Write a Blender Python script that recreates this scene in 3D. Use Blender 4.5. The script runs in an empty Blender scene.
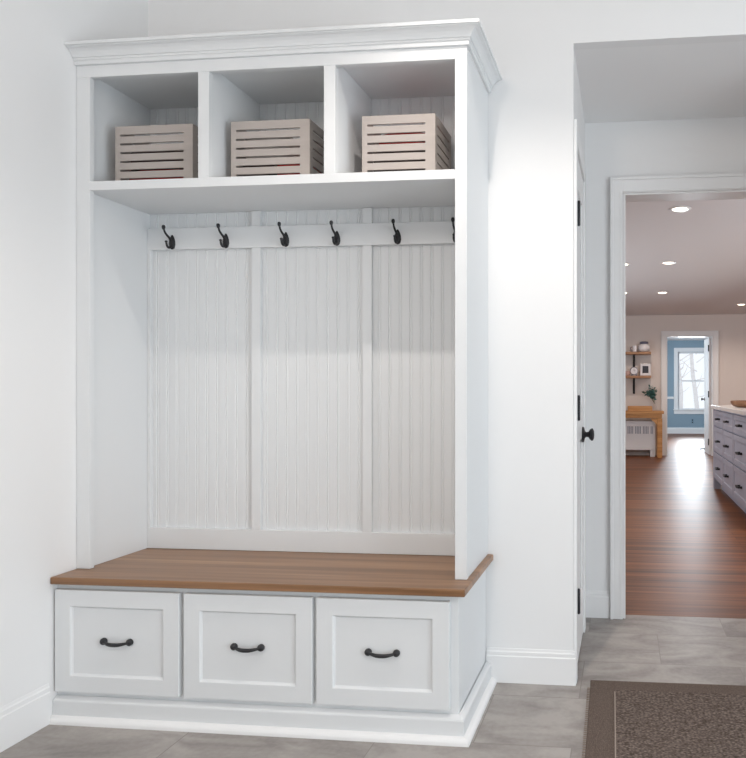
import bpy, bmesh, math, random
from mathutils import Vector, Matrix
random.seed(7)
SC = bpy.context.scene
COL = SC.collection
R = math.radians

# ------------------------------------------------------------------ materials
def mat(name, color, rough=0.5, metal=0.0, spec=0.5, noise=None, bump=None, coat=0.0):
    m = bpy.data.materials.new(name); m.use_nodes = True
    nt = m.node_tree; b = nt.nodes['Principled BSDF']
    b.inputs['Roughness'].default_value = rough
    b.inputs['Metallic'].default_value = metal
    b.inputs['Specular IOR Level'].default_value = spec
    b.inputs['Coat Weight'].default_value = coat
    b.inputs['Base Color'].default_value = (*color, 1)
    tc = nt.nodes.new('ShaderNodeTexCoord')
    if noise:                       # (scale xyz, strength)  soft colour variation of the material itself
        mp = nt.nodes.new('ShaderNodeMapping'); mp.inputs['Scale'].default_value = noise[0]
        n = nt.nodes.new('ShaderNodeTexNoise'); n.inputs['Scale'].default_value = 1; n.inputs['Detail'].default_value = 4
        r = nt.nodes.new('ShaderNodeMix'); r.data_type = 'RGBA'
        k = noise[1]
        r.inputs['A'].default_value = (*[c*(1-k) for c in color], 1)
        r.inputs['B'].default_value = (*[min(1, c*(1+k)) for c in color], 1)
        nt.links.new(tc.outputs['Object'], mp.inputs[0]); nt.links.new(mp.outputs[0], n.inputs['Vector'])
        nt.links.new(n.outputs['Fac'], r.inputs['Factor']); nt.links.new(r.outputs['Result'], b.inputs['Base Color'])
    if bump:                        # (scale, strength)
        n = nt.nodes.new('ShaderNodeTexNoise'); n.inputs['Scale'].default_value = bump[0]; n.inputs['Detail'].default_value = 3
        bp = nt.nodes.new('ShaderNodeBump'); bp.inputs['Strength'].default_value = bump[1]; bp.inputs['Distance'].default_value = 0.002
        nt.links.new(tc.outputs['Object'], n.inputs['Vector']); nt.links.new(n.outputs['Fac'], bp.inputs['Height'])
        nt.links.new(bp.outputs['Normal'], b.inputs['Normal'])
    return m

def ramp(nt, stops):
    r = nt.nodes.new('ShaderNodeValToRGB'); e = r.color_ramp.elements
    while len(e) < len(stops): e.new(0.5)
    for k, (p, c) in enumerate(stops): e[k].position = p; e[k].color = (*c, 1)
    return r

def wood(name, stops, scale=(1.2, 22, 22), rough=0.4, plank=None, loc=(0, 0, 0), bump=0.15, streak=1.0, axis='XY', spread=0.12, spec=0.5):
    """grain stretched along the board; plank = (row height, length) splits it into boards"""
    m = bpy.data.materials.new(name); m.use_nodes = True
    nt = m.node_tree; L = nt.links.new; b = nt.nodes['Principled BSDF']; b.inputs['Roughness'].default_value = rough; b.inputs['Specular IOR Level'].default_value = spec
    tc = nt.nodes.new('ShaderNodeTexCoord'); mp = nt.nodes.new('ShaderNodeMapping'); mp.inputs['Location'].default_value = loc
    L(tc.outputs['Object'], mp.inputs[0])
    sc = nt.nodes.new('ShaderNodeMapping'); sc.inputs['Scale'].default_value = scale; L(mp.outputs[0], sc.inputs[0])
    n = nt.nodes.new('ShaderNodeTexNoise'); n.inputs['Scale'].default_value = 1.0; n.inputs['Detail'].default_value = 6; n.inputs['Distortion'].default_value = 0.4
    L(sc.outputs[0], n.inputs['Vector'])
    rp = ramp(nt, stops)
    fac = n.outputs['Fac']
    if plank:
        bk = nt.nodes.new('ShaderNodeTexBrick'); bk.offset = 0.37; bk.offset_frequency = 2
        bk.inputs['Scale'].default_value = 1; bk.inputs['Brick Width'].default_value = plank[1]; bk.inputs['Row Height'].default_value = plank[0]
        bk.inputs['Mortar Size'].default_value = plank[2] if len(plank) > 2 else 0.0012
        bk.inputs['Color1'].default_value = (0, 0, 0, 1); bk.inputs['Color2'].default_value = (1, 1, 1, 1); bk.inputs['Mortar'].default_value = (0, 0, 0, 1)
        L(mp.outputs[0], bk.inputs['Vector'])
        ad = nt.nodes.new('ShaderNodeMath'); ad.operation = 'MULTIPLY_ADD'; ad.inputs[1].default_value = spread*2; 
        L(bk.outputs['Color'], ad.inputs[0])
        sb = nt.nodes.new('ShaderNodeMath'); sb.operation = 'SUBTRACT'; sb.inputs[1].default_value = spread; L(fac, sb.inputs[0])
        L(sb.outputs[0], ad.inputs[2]); fac = ad.outputs[0]
        dk = nt.nodes.new('ShaderNodeMix'); dk.data_type = 'RGBA'
        L(bk.outputs['Fac'], dk.inputs['Factor']); L(rp.outputs[0], dk.inputs['A']); dk.inputs['B'].default_value = (*[c*0.45 for c in stops[0][1]], 1)
        L(dk.outputs['Result'], b.inputs['Base Color'])
    else:
        L(rp.outputs[0], b.inputs['Base Color'])
    L(fac, rp.inputs[0])
    bp = nt.nodes.new('ShaderNodeBump'); bp.inputs['Strength'].default_value = bump; bp.inputs['Distance'].default_value = 0.001
    L(n.outputs['Fac'], bp.inputs['Height']); L(bp.outputs['Normal'], b.inputs['Normal'])
    return m

def emit(name, color, strength):
    m = bpy.data.materials.new(name); m.use_nodes = True
    b = m.node_tree.nodes['Principled BSDF']
    b.inputs['Base Color'].default_value = (*color, 1)
    b.inputs['Emission Color'].default_value = (*color, 1); b.inputs['Emission Strength'].default_value = strength
    return m

def tile_material():
    m = bpy.data.materials.new('grey_stone_tile'); m.use_nodes = True
    nt = m.node_tree; L = nt.links.new; b = nt.nodes['Principled BSDF']; b.inputs['Roughness'].default_value = 0.42
    tc = nt.nodes.new('ShaderNodeTexCoord'); mp = nt.nodes.new('ShaderNodeMapping'); mp.inputs['Location'].default_value = (0.158, -2.772, 0)
    L(tc.outputs['Object'], mp.inputs[0])
    bk = nt.nodes.new('ShaderNodeTexBrick'); bk.offset = 0.5; bk.offset_frequency = 2
    for k, v in (('Scale', 1), ('Brick Width', 0.61), ('Row Height', 0.338), ('Mortar Size', 0.0018)): bk.inputs[k].default_value = v
    bk.inputs['Color1'].default_value = (0, 0, 0, 1); bk.inputs['Color2'].default_value = (1, 1, 1, 1); bk.inputs['Mortar'].default_value = (.5, .5, .5, 1)
    L(mp.outputs[0], bk.inputs['Vector'])
    # veins that drift along the tile, different on every tile
    of = nt.nodes.new('ShaderNodeVectorMath'); of.operation = 'MULTIPLY_ADD'; of.inputs[1].default_value = (7, 5, 3)
    L(bk.outputs['Color'], of.inputs[0]); L(mp.outputs[0], of.inputs[2])
    s1 = nt.nodes.new('ShaderNodeMapping'); s1.inputs['Scale'].default_value = (3.2, 7.0, 1); L(of.outputs[0], s1.inputs[0])
    n1 = nt.nodes.new('ShaderNodeTexNoise'); n1.inputs['Scale'].default_value = 1; n1.inputs['Detail'].default_value = 7; n1.inputs['Distortion'].default_value = 1.2
    L(s1.outputs[0], n1.inputs['Vector'])
    n2 = nt.nodes.new('ShaderNodeTexNoise'); n2.inputs['Scale'].default_value = 55; n2.inputs['Detail'].default_value = 3
    L(mp.outputs[0], n2.inputs['Vector'])
    a = nt.nodes.new('ShaderNodeMath'); a.operation = 'MULTIPLY_ADD'; a.inputs[1].default_value = 0.22; L(n2.outputs['Fac'], a.inputs[0])
    q = nt.nodes.new('ShaderNodeMath'); q.operation = 'MULTIPLY_ADD'; q.inputs[1].default_value = 0.10; L(bk.outputs['Color'], q.inputs[0]); L(n1.outputs['Fac'], q.inputs[2])
    L(q.outputs[0], a.inputs[2])
    rp = ramp(nt, [(0.42, (0.200, 0.180, 0.167)), (0.60, (0.295, 0.268, 0.250)), (0.80, (0.39, 0.360, 0.338))])
    L(a.outputs[0], rp.inputs[0])
    mx = nt.nodes.new('ShaderNodeMix'); mx.data_type = 'RGBA'; L(bk.outputs['Fac'], mx.inputs['Factor']); L(rp.outputs[0], mx.inputs['A'])
    mx.inputs['B'].default_value = (0.232, 0.208, 0.193, 1); L(mx.outputs['Result'], b.inputs['Base Color'])
    bp = nt.nodes.new('ShaderNodeBump'); bp.inputs['Strength'].default_value = 0.25; bp.inputs['Distance'].default_value = 0.002
    iv = nt.nodes.new('ShaderNodeMath'); iv.operation = 'SUBTRACT'; iv.inputs[0].default_value = 1; L(bk.outputs['Fac'], iv.inputs[1])
    L(iv.outputs[0], bp.inputs['Height']); L(bp.outputs['Normal'], b.inputs['Normal'])
    return m

def rug_material(name, dark, mid, light, sx, sy, contrast=1.0):
    m = bpy.data.materials.new(name); m.use_nodes = True
    nt = m.node_tree; L = nt.links.new; b = nt.nodes['Principled BSDF']; b.inputs['Roughness'].default_value = 0.95; b.inputs['Specular IOR Level'].default_value = 0.1
    tc = nt.nodes.new('ShaderNodeTexCoord')
    s = nt.nodes.new('ShaderNodeMapping'); s.inputs['Scale'].default_value = (sx, sy, 1); L(tc.outputs['Object'], s.inputs[0])
    v = nt.nodes.new('ShaderNodeTexVoronoi'); v.inputs['Scale'].default_value = 1; v.inputs['Randomness'].default_value = 0.75; L(s.outputs[0], v.inputs['Vector'])
    n = nt.nodes.new('ShaderNodeTexNoise'); n.inputs['Scale'].default_value = 1.7; n.inputs['Detail'].default_value = 3; L(s.outputs[0], n.inputs['Vector'])
    mx = nt.nodes.new('ShaderNodeMath'); mx.operation = 'MULTIPLY_ADD'; mx.inputs[1].default_value = 0.55*contrast; L(v.outputs['Distance'], mx.inputs[0]); L(n.outputs['Fac'], mx.inputs[2])
    rp = ramp(nt, [(0.42, light), (0.62, mid), (0.98, dark)]); L(mx.outputs[0], rp.inputs[0]); L(rp.outputs[0], b.inputs['Base Color'])
    bp = nt.nodes.new('ShaderNodeBump'); bp.inputs['Strength'].default_value = 0.5; bp.inputs['Distance'].default_value = 0.003; bp.invert = True
    L(mx.outputs[0], bp.inputs['Height']); L(bp.outputs['Normal'], b.inputs['Normal'])
    return m

def glass_material(name):
    m = bpy.data.materials.new(name); m.use_nodes = True
    nt = m.node_tree; out = nt.nodes['Material Output']; nt.nodes.remove(nt.nodes['Principled BSDF'])
    t = nt.nodes.new('ShaderNodeBsdfTransparent'); g = nt.nodes.new('ShaderNodeBsdfGlossy'); g.inputs['Roughness'].default_value = 0.03
    mx = nt.nodes.new('ShaderNodeMixShader'); mx.inputs[0].default_value = 0.06
    nt.links.new(t.outputs[0], mx.inputs[1]); nt.links.new(g.outputs[0], mx.inputs[2]); nt.links.new(mx.outputs[0], out.inputs[0])
    return m

M = {}
M['wall'] = mat('white_wall_paint', (0.82, 0.82, 0.82), 0.6, spec=0.3, bump=(160, 0.06))
M['trim'] = mat('white_trim_paint', (0.83, 0.83, 0.83), 0.35, spec=0.4, bump=(60, 0.03))
M['cab'] = mat('white_cabinet_paint', (0.735, 0.75, 0.76), 0.38, spec=0.4, bump=(60, 0.03))
M['ceil'] = mat('white_ceiling_paint', (0.86, 0.86, 0.86), 0.8, spec=0.2, bump=(120, 0.05))
M['tile'] = tile_material()
M['floorwood'] = wood('red_oak_floor', [(0.30, (0.088, 0.030, 0.011)), (0.5, (0.170, 0.056, 0.018)), (0.72, (0.250, 0.092, 0.033))], scale=(1.0, 26, 20), rough=0.42, plank=(0.083, 1.3, 0.0016), spread=0.14, spec=0.28)
M['bench'] = wood('oak_bench_wood', [(0.28, (0.175, 0.084, 0.036)), (0.5, (0.285, 0.146, 0.068)), (0.72, (0.39, 0.220, 0.110))], scale=(1.1, 30, 30), rough=0.33, plank=(0.108, 9.0, 0.0008), loc=(3, -0.02, 0), spread=0.10)
M['bench_edge'] = wood('oak_bench_edge_wood', [(0.28, (0.19, 0.078, 0.026)), (0.5, (0.30, 0.135, 0.048)), (0.72, (0.40, 0.20, 0.08))], scale=(1.1, 30, 60), rough=0.33)
M['bronze'] = mat('oil_rubbed_bronze', (0.030, 0.030, 0.033), 0.42, metal=0.4, noise=((60, 60, 60), 0.3))
M['crate'] = mat('whitewashed_crate_wood', (0.43, 0.385, 0.357), 0.65, noise=((3, 30, 60), 0.10), bump=(90, 0.15))
M['red'] = mat('red_cloth', (0.55, 0.022, 0.020), 0.85, noise=((14, 14, 14), 0.3), bump=(120, 0.4))
M['darkcloth'] = mat('dark_brown_cloth', (0.055, 0.032, 0.03), 0.9, noise=((14, 14, 14), 0.3), bump=(120, 0.4))
M['palecloth'] = mat('pale_cloth', (0.55, 0.50, 0.46), 0.9, noise=((14, 14, 14), 0.2), bump=(120, 0.4))
M['rugfield'] = rug_material('brown_woven_rug', (0.070, 0.053, 0.045), (0.190, 0.149, 0.128), (0.285, 0.232, 0.203), 80, 120, 1.0)
M['rugborder'] = rug_material('brown_rug_border', (0.095, 0.072, 0.060), (0.140, 0.107, 0.090), (0.185, 0.147, 0.125), 300, 70, 0.6)
M['rugline'] = mat('beige_rug_yarn', (0.33, 0.27, 0.23), 0.95, noise=((30, 120, 30), 0.25))
M['kwall'] = mat('greige_kitchen_paint', (0.74, 0.675, 0.635), 0.7, spec=0.3, bump=(160, 0.05))
M['kceil'] = mat('kitchen_ceiling_paint', (0.76, 0.74, 0.74), 0.8, spec=0.2)
M['blue'] = mat('blue_grey_paint', (0.255, 0.355, 0.435), 0.6, spec=0.3, bump=(160, 0.05))
M['island'] = mat('pale_lilac_grey_cabinet_paint', (0.40, 0.40, 0.475), 0.4, spec=0.4)
M['counter'] = mat('white_stone_counter', (0.80, 0.80, 0.80), 0.2, noise=((6, 6, 6), 0.06))
M['honey'] = wood('honey_pine_wood', [(0.3, (0.36, 0.16, 0.05)), (0.5, (0.52, 0.26, 0.09)), (0.72, (0.64, 0.36, 0.15))], scale=(1.5, 24, 24), rough=0.42)
M['shelf'] = wood('brown_shelf_wood', [(0.3, (0.20, 0.10, 0.05)), (0.5, (0.32, 0.165, 0.085)), (0.72, (0.42, 0.24, 0.13))], scale=(1.5, 24, 24), rough=0.5)
M['bowl'] = wood('walnut_bowl_wood', [(0.3, (0.14, 0.065, 0.032)), (0.5, (0.235, 0.115, 0.058)), (0.72, (0.34, 0.18, 0.095))], scale=(3, 20, 20), rough=0.45)
M['radiator'] = mat('white_enamel', (0.80, 0.82, 0.85), 0.35, noise=((4, 4, 4), 0.02))
M['shadowgap'] = mat('grille_gap_shade', (0.30, 0.33, 0.41), 0.7, noise=((20, 20, 20), 0.1))  # flat grey stands for the shade between the grille bars
M['black'] = mat('black_iron', (0.015, 0.015, 0.017), 0.5, metal=0.3, noise=((30, 30, 30), 0.2))
M['ceramic'] = mat('white_ceramic', (0.76, 0.75, 0.78), 0.25, noise=((8, 8, 8), 0.03))
M['rim'] = mat('blue_grey_glaze', (0.12, 0.12, 0.18), 0.3, noise=((20, 20, 20), 0.15))
M['pinkpot'] = mat('pink_clay', (0.55, 0.36, 0.32), 0.7, noise=((20, 20, 20), 0.1))
M['leaf'] = mat('blue_green_leaf', (0.065, 0.165, 0.150), 0.55, noise=((30, 30, 30), 0.35))
M['stem'] = mat('green_stem', (0.10, 0.14, 0.08), 0.6, noise=((30, 30, 30), 0.2))
M['photo'] = mat('dark_print', (0.03, 0.03, 0.04), 0.4, noise=((14, 14, 14), 0.6))
M['glass'] = glass_material('window_glass')
M['plate'] = mat('outlet_plastic', (0.20, 0.31, 0.39), 0.4, noise=((9, 9, 9), 0.03))
M['bark'] = mat('washed_out_bark', (0.78, 0.75, 0.74), 0.9, noise=((3, 3, 14), 0.12))  # bark colour paled to give the glare of overexposed daylight
M['snow'] = mat('snow', (0.88, 0.90, 0.93), 0.8, noise=((1, 1, 1), 0.03))
M['lampdisc'] = emit('warm_lamp_lens', (1.0, 0.86, 0.68), 7.0)

# ------------------------------------------------------------------ mesh builder
class MB:
    def __init__(s): s.v = []; s.f = []; s.mi = []; s.cur = 0
    def add(s, vs, fs):
        b = len(s.v); s.v += [tuple(p) for p in vs]; s.f += [tuple(b+i for i in f) for f in fs]; s.mi += [s.cur]*len(fs); return s
    def box(s, x0, x1, y0, y1, z0, z1):
        x0, x1 = min(x0, x1), max(x0, x1); y0, y1 = min(y0, y1), max(y0, y1); z0, z1 = min(z0, z1), max(z0, z1)
        return s.add([(x0,y0,z0),(x1,y0,z0),(x1,y1,z0),(x0,y1,z0),(x0,y0,z1),(x1,y0,z1),(x1,y1,z1),(x0,y1,z1)],
                     [(3,2,1,0),(4,5,6,7),(0,1,5,4),(1,2,6,5),(2,3,7,6),(3,0,4,7)])
    def lathe(s, prof, c=(0,0,0), n=20, axis='Z'):
        """prof: list of (r, h) revolved about an axis through c"""
        vs, fs = [], []
        for r, h in prof:
            for k in range(n):
                a = 2*math.pi*k/n; p, q = r*math.cos(a), r*math.sin(a)
                d = {'Z': (p,q,h), 'Y': (p,h,-q), 'X': (h,p,q), '-Y': (p,-h,q)}[axis]
                vs.append((c[0]+d[0], c[1]+d[1], c[2]+d[2]))
        for i in range(len(prof)-1):
            for k in range(n):
                fs.append((i*n+k, i*n+(k+1)%n, (i+1)*n+(k+1)%n, (i+1)*n+k))
        fs.append(tuple(range(n-1,-1,-1))); fs.append(tuple((len(prof)-1)*n+k for k in range(n)))
        return s.add(vs, fs)
    def tube(s, pts, rad, n=10):
        """round bar along pts; rad a number or a list"""
        pts = [Vector(p) for p in pts]; rs = rad if isinstance(rad, (list, tuple)) else [rad]*len(pts)
        vs, fs = [], []; up = None
        for i, p in enumerate(pts):
            t = (pts[min(i+1,len(pts)-1)] - pts[max(i-1,0)]).normalized()
            if up is None: up = Vector((0,0,1)) if abs(t.z) < 0.9 else Vector((1,0,0))
            x = t.cross(up).normalized(); y = x.cross(t).normalized(); up = y
            for k in range(n):
                a = 2*math.pi*k/n; vs.append(p + (x*math.cos(a) + y*math.sin(a))*rs[i])
        for i in range(len(pts)-1):
            for k in range(n): fs.append((i*n+k, i*n+(k+1)%n, (i+1)*n+(k+1)%n, (i+1)*n+k))
        fs.append(tuple(range(n-1,-1,-1))); fs.append(tuple((len(pts)-1)*n+k for k in range(n)))
        return s.add(vs, fs)
    def sweep(s, prof, path):
        """prof: closed list of (offset, z); path: list of (x, y, nx, ny): point + outward miter direction"""
        m = len(prof); vs = []
        for x, y, nx, ny in path:
            for o, z in prof: vs.append((x+nx*o, y+ny*o, z))
        fs = []
        for i in range(len(path)-1):
            for k in range(m): fs.append((i*m+k, i*m+(k+1)%m, (i+1)*m+(k+1)%m, (i+1)*m+k))
        fs.append(tuple(range(m-1,-1,-1))); fs.append(tuple((len(path)-1)*m+k for k in range(m)))
        return s.add(vs, fs)
    def build(s, name, m, parent=None, bevel=0, smooth=False, local=False, seg=2, sub=0):
        o0 = Vector((0,0,0))
        if parent and not local:
            q = parent
            while q: o0 += q.location; q = q.parent
        me = bpy.data.meshes.new(name); me.from_pydata([tuple(Vector(p)-o0) for p in s.v], [], s.f)
        bm = bmesh.new(); bm.from_mesh(me); bmesh.ops.recalc_face_normals(bm, faces=bm.faces[:]); bm.to_mesh(me); bm.free()
        for mm in (m if isinstance(m, list) else [m]): me.materials.append(mm)
        for p, i in zip(me.polygons, s.mi): p.material_index = i
        if smooth:
            for p in me.polygons: p.use_smooth = True
        o = bpy.data.objects.new(name, me); COL.objects.link(o)
        if parent: o.parent = parent
        if sub:
            k = o.modifiers.new('sub', 'SUBSURF'); k.levels = sub; k.render_levels = sub
        if bevel:
            k = o.modifiers.new('bevel', 'BEVEL'); k.width = bevel; k.segments = seg; k.limit_method = 'ANGLE'; k.angle_limit = R(50); k.harden_normals = False
        if smooth == 'auto' or (smooth and not sub):
            try: me.set_sharp_from_angle(angle=R(45))
            except Exception: pass
        return o

def tag(o, label=None, cat=None, group=None, kind=None):
    if label: o['label'] = label
    if cat: o['category'] = cat
    if group: o['group'] = group
    if kind: o['kind'] = kind
    return o
def thing(name, loc, label, cat, group=None, rz=0):
    o = bpy.data.objects.new(name, None); COL.objects.link(o); o.location = loc; o.rotation_euler = (0,0,rz); o.empty_display_size = 0.1
    return tag(o, label, cat, group)
def struct(o): o['kind'] = 'structure'; return o
def box(*a): return MB().box(*a)

# ------------------------------------------------------------------ camera
HC = 1.09
FPX, CX, CY = 690.0, 552.4, 390.0
cam = bpy.data.cameras.new('camera'); co = bpy.data.objects.new('camera', cam); COL.objects.link(co)
co.location = (0, 0, HC); co.rotation_euler = (R(90), 0, R(5.9238))
cam.sensor_fit = 'HORIZONTAL'; cam.sensor_width = 36
W, H = 746.0, 758.0
cam.lens = FPX/W*36
cam.shift_x = -(CX - W/2)/W
cam.shift_y = (CY - H/2)/W
cam.clip_start = 0.02; cam.clip_end = 200
SC.camera = co

# ------------------------------------------------------------------ setting
XL, YW, XC = -1.870, 2.545, -0.186      # left wall, back wall face, end of the back wall
YH, YK = 3.315, 3.43                    # hall rear wall, kitchen side of it
ZS = 2.372                              # hall soffit
ZC = 2.76                               # mudroom ceiling
YF, YF2 = 11.62, 11.74                  # far kitchen wall
YB = 17.50
ZK = 2.335

struct(box(-1.99, 3.2, -1.7, 3.365, -0.05, 0).build('floor', M['tile']))
struct(box(-1.7, 4.2, 3.365, YF+0.06, -0.05, 0.0).build('floor_kitchen', M['floorwood']))
struct(box(-0.3, 3.2, YF+0.06, YB, -0.05, 0.0).build('floor_study', M['floorwood']))
struct(box(XL-0.11, XL, -1.7, YH, 0, ZC).build('wall_left', M['wall']))
wb = MB().box(XL, XC, YW, YW+0.05, 0, ZC).box(XC, 0.85, YW, YW+0.05, ZS, ZC).box(0.85, 3.2, YW, YW+0.05, 0, ZC)
struct(wb.build('wall_back', M['wall']))
struct(box(XL-0.11, 3.2, -1.7, YW+0.05, ZC, ZC+0.08).build('ceiling', M['ceil']))
struct(box(XC-0.115, 1.42, YW+0.05, YH, ZS, ZS+0.08).build('ceiling_hall', M['ceil']))
# side wall of the hall with the closet door
D0, D1, DZ = 2.606, 3.10, 2.025
hw = MB().box(XC-0.115, XC, YW+0.05, D0, 0, ZS).box(XC-0.115, XC, D1, YH, 0, ZS).box(XC-0.115, XC, D0, D1, DZ, ZS)
struct(hw.build('wall_hall_left', M['wall']))
struct(box(1.30, 1.42, YW+0.05, YH, 0, ZS).build('wall_hall_right', M['wall']))
# rear wall of the hall with the cased opening
OX0, OX1, OZ = 0.003, 0.95, 2.026
hr = MB().box(XC-0.115, OX0, YH, YK, 0, ZS+0.08).box(OX1, 1.42, YH, YK, 0, ZS+0.08).box(OX0, OX1, YH, YK, OZ, ZS+0.08)
struct(hr.build('wall_hall_back', M['wall']))

struct(box(3.2, 3.32, -1.7, YH, 0, ZC).build('wall_right', M['wall']))
struct(box(XL-0.11, 3.32, -1.82, -1.7, 0, ZC).build('wall_front', M['wall']))
# baseboards: plain board with a stepped cap
def bb_prof(h, t): return [(0, 0), (t, 0), (t, h*0.775), (t*0.72, h*0.80), (t*0.72, h*0.90), (t*0.45, h*0.93), (t*0.28, h), (0, h)]
b = MB().sweep(bb_prof(0.127, 0.010), [(-0.5118, YW, 0, -1), (XC, YW, 1, -1), (XC, 2.550, 1, 0)])
struct(b.build('baseboard_back', M['trim'], bevel=0.0008))
b = MB().sweep(bb_prof(0.133, 0.007), [(XL, -1.7, 1, 0), (XL, 2.072, 1, 0)])
struct(b.build('baseboard_left', M['trim'], bevel=0.0008))
b = MB().sweep(bb_prof(0.127, 0.012), [(XC, YH, 0, -1), (-0.067, YH, 0, -1)])
struct(b.build('baseboard_hall', M['trim'], bevel=0.0008))

# casing round the opening to the kitchen: flat board, inner bead, back band
def casing(x0, x1, ztop, y, w, wt, sgn=-1, nm='trim_1', side=(True, True), t=0.018):
    m = MB()
    def strip(a0, a1, b0, b1, th): m.box(a0, a1, y, y+sgn*th, b0, b1)
    for on, xa, d in ((side[0], x0, -1), (side[1], x1, 1)):
        if on:
            strip(xa, xa+d*w, 0, ztop+wt, t)
            strip(xa+d*0.004, xa+d*0.014, 0, ztop+0.004, t+0.004)
            strip(xa+d*(w-0.014), xa+d*w, 0, ztop+wt, t+0.008)
    strip(x0, x1, ztop, ztop+wt, t-0.0005)
    strip(x0, x1, ztop+0.004, ztop+0.014, t+0.0035)
    strip(x0-w+0.014, x1+w-0.014, ztop+wt-0.014, ztop+wt, t+0.0075)
    return m.build(nm, M['trim'], bevel=0.0015)
struct(casing(OX0-0.008, OX1+0.008, OZ+0.002, YH, 0.060, 0.074, nm='trim_1'))
# jamb lining of that opening
jm = MB().box(OX0-0.006, OX0+0.004, YH-0.006, YK+0.006, 0, OZ+0.004).box(OX1-0.004, OX1+0.006, YH-0.006, YK+0.006, 0, OZ+0.004).box(OX0+0.004, OX1-0.004, YH-0.006, YK+0.006, OZ-0.006, OZ+0.004)
struct(jm.build('trim_2', M['trim']))
# casing round the closet door (on the side wall)
m = MB()
for y0, y1, z0, z1 in ((D0-0.053, D0-0.002, 0, DZ+0.07), (D1-0.004, D1+0.064, 0, DZ+0.07), (D0+0.004, D1-0.004, DZ, DZ+0.07)):
    m.box(XC, XC+0.012, y0, y1, z0, z1)
struct(m.build('trim_3', M['trim'], bevel=0.002))
# closet door: leaf with two sunk panels, hinges, knob
d = struct(bpy.data.objects.new('door_1', None)); COL.objects.link(d); d.location = (XC, D0, 0)
lf = MB().box(XC-0.036, XC-0.004, D0+0.005, D1-0.005, 0.008, DZ-0.004)
for z0, z1 in ((0.008, 0.22), (0.88, 1.02), (1.90, DZ-0.004)): lf.box(XC-0.004, XC+0.004, D0+0.075, D1-0.075, z0, z1)
lf.box(XC-0.004, XC+0.004, D0+0.005, D0+0.075, 0.008, DZ-0.004).box(XC-0.004, XC+0.004, D1-0.075, D1-0.005, 0.008, DZ-0.004)
lf.build('leaf', M['trim'], d, bevel=0.002)
for z in (1.757, 1.022, 0.292):
    hg = MB().lathe([(0.0035, -0.048), (0.006, -0.044), (0.006, 0.044), (0.0035, 0.048)], (XC+0.016, D0-0.004, z), 12)
    hg.box(XC+0.004, XC+0.008, D0+0.004, D0+0.034, z-0.045, z+0.045)
    hg.build('hinge', M['bronze'], d, smooth=True)
KY, KZ = 3.02, 0.895
kb = MB().lathe([(0.0, 0.0), (0.033, 0.0), (0.035, 0.004), (0.031, 0.009), (0.016, 0.012), (0.011, 0.018), (0.012, 0.027), (0.022, 0.033), (0.0275, 0.041), (0.0265, 0.047), (0.016, 0.052), (0.0, 0.053)], (XC+0.004, KY, KZ), 24, 'X')
kb.build('knob', M['bronze'], d, smooth=True)

# ------------------------------------------------------------------ built-in: base with drawers
YS = 2.185                      # face of the upper hutch
def bez(pts, n):
    out = []
    for i in range(len(pts)-1):
        p0 = Vector(pts[max(i-1,0)]); p1 = Vector(pts[i]); p2 = Vector(pts[i+1]); p3 = Vector(pts[min(i+2,len(pts)-1)])
        for k in range(n):
            t = k/n
            out.append(0.5*((2*p1)+(p2-p0)*t+(2*p0-5*p1+4*p2-p3)*t*t+(3*p1-p0-3*p2+p3)*t**3))
    out.append(Vector(pts[-1])); return out

base = thing('bench_cabinet', (-1.19, 2.1, 0), 'low white base cabinet with three paneled drawers under the wooden bench top', 'cabinet')
YFF = 2.108                     # face frame
cb = MB().box(XL+0.001, -0.514, YFF+0.02, YW-0.002, 0.0, 0.452)
cb.build('body', M['cab'], base, bevel=0.001)
ff = MB().box(XL+0.001, -0.512, YFF, YFF+0.02, 0.075, 0.452)
ff.build('face_frame', M['cab'], base, bevel=0.0015)
pl = [(0, 0.0), (0.021, 0.0), (0.021, 0.067), (0.019, 0.072), (0.004, 0.080), (0, 0.080)]
b = MB().sweep(pl, [(XL+0.001, YFF, 0, -1), (-0.512, YFF, 1, -1), (-0.512, YW-0.0125, 1, 0)])
b.build('plinth_board', M['cab'], base, bevel=0.0012)
sh = [(0.021, 0.0), (0.041, 0.0), (0.041, 0.004)] + [(0.021+0.020*math.cos(a), 0.004+0.018*math.sin(a)) for a in (0.35, 0.7, 1.05, 1.35)] + [(0.021, 0.022)]
b = MB().sweep(sh, [(XL+0.001, YFF, 0, -1), (-0.512, YFF, 1, -1), (-0.512, YW-0.0125, 1, 0)])
b.build('shoe_molding', M['trim'], base)
YD = 2.088
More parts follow.
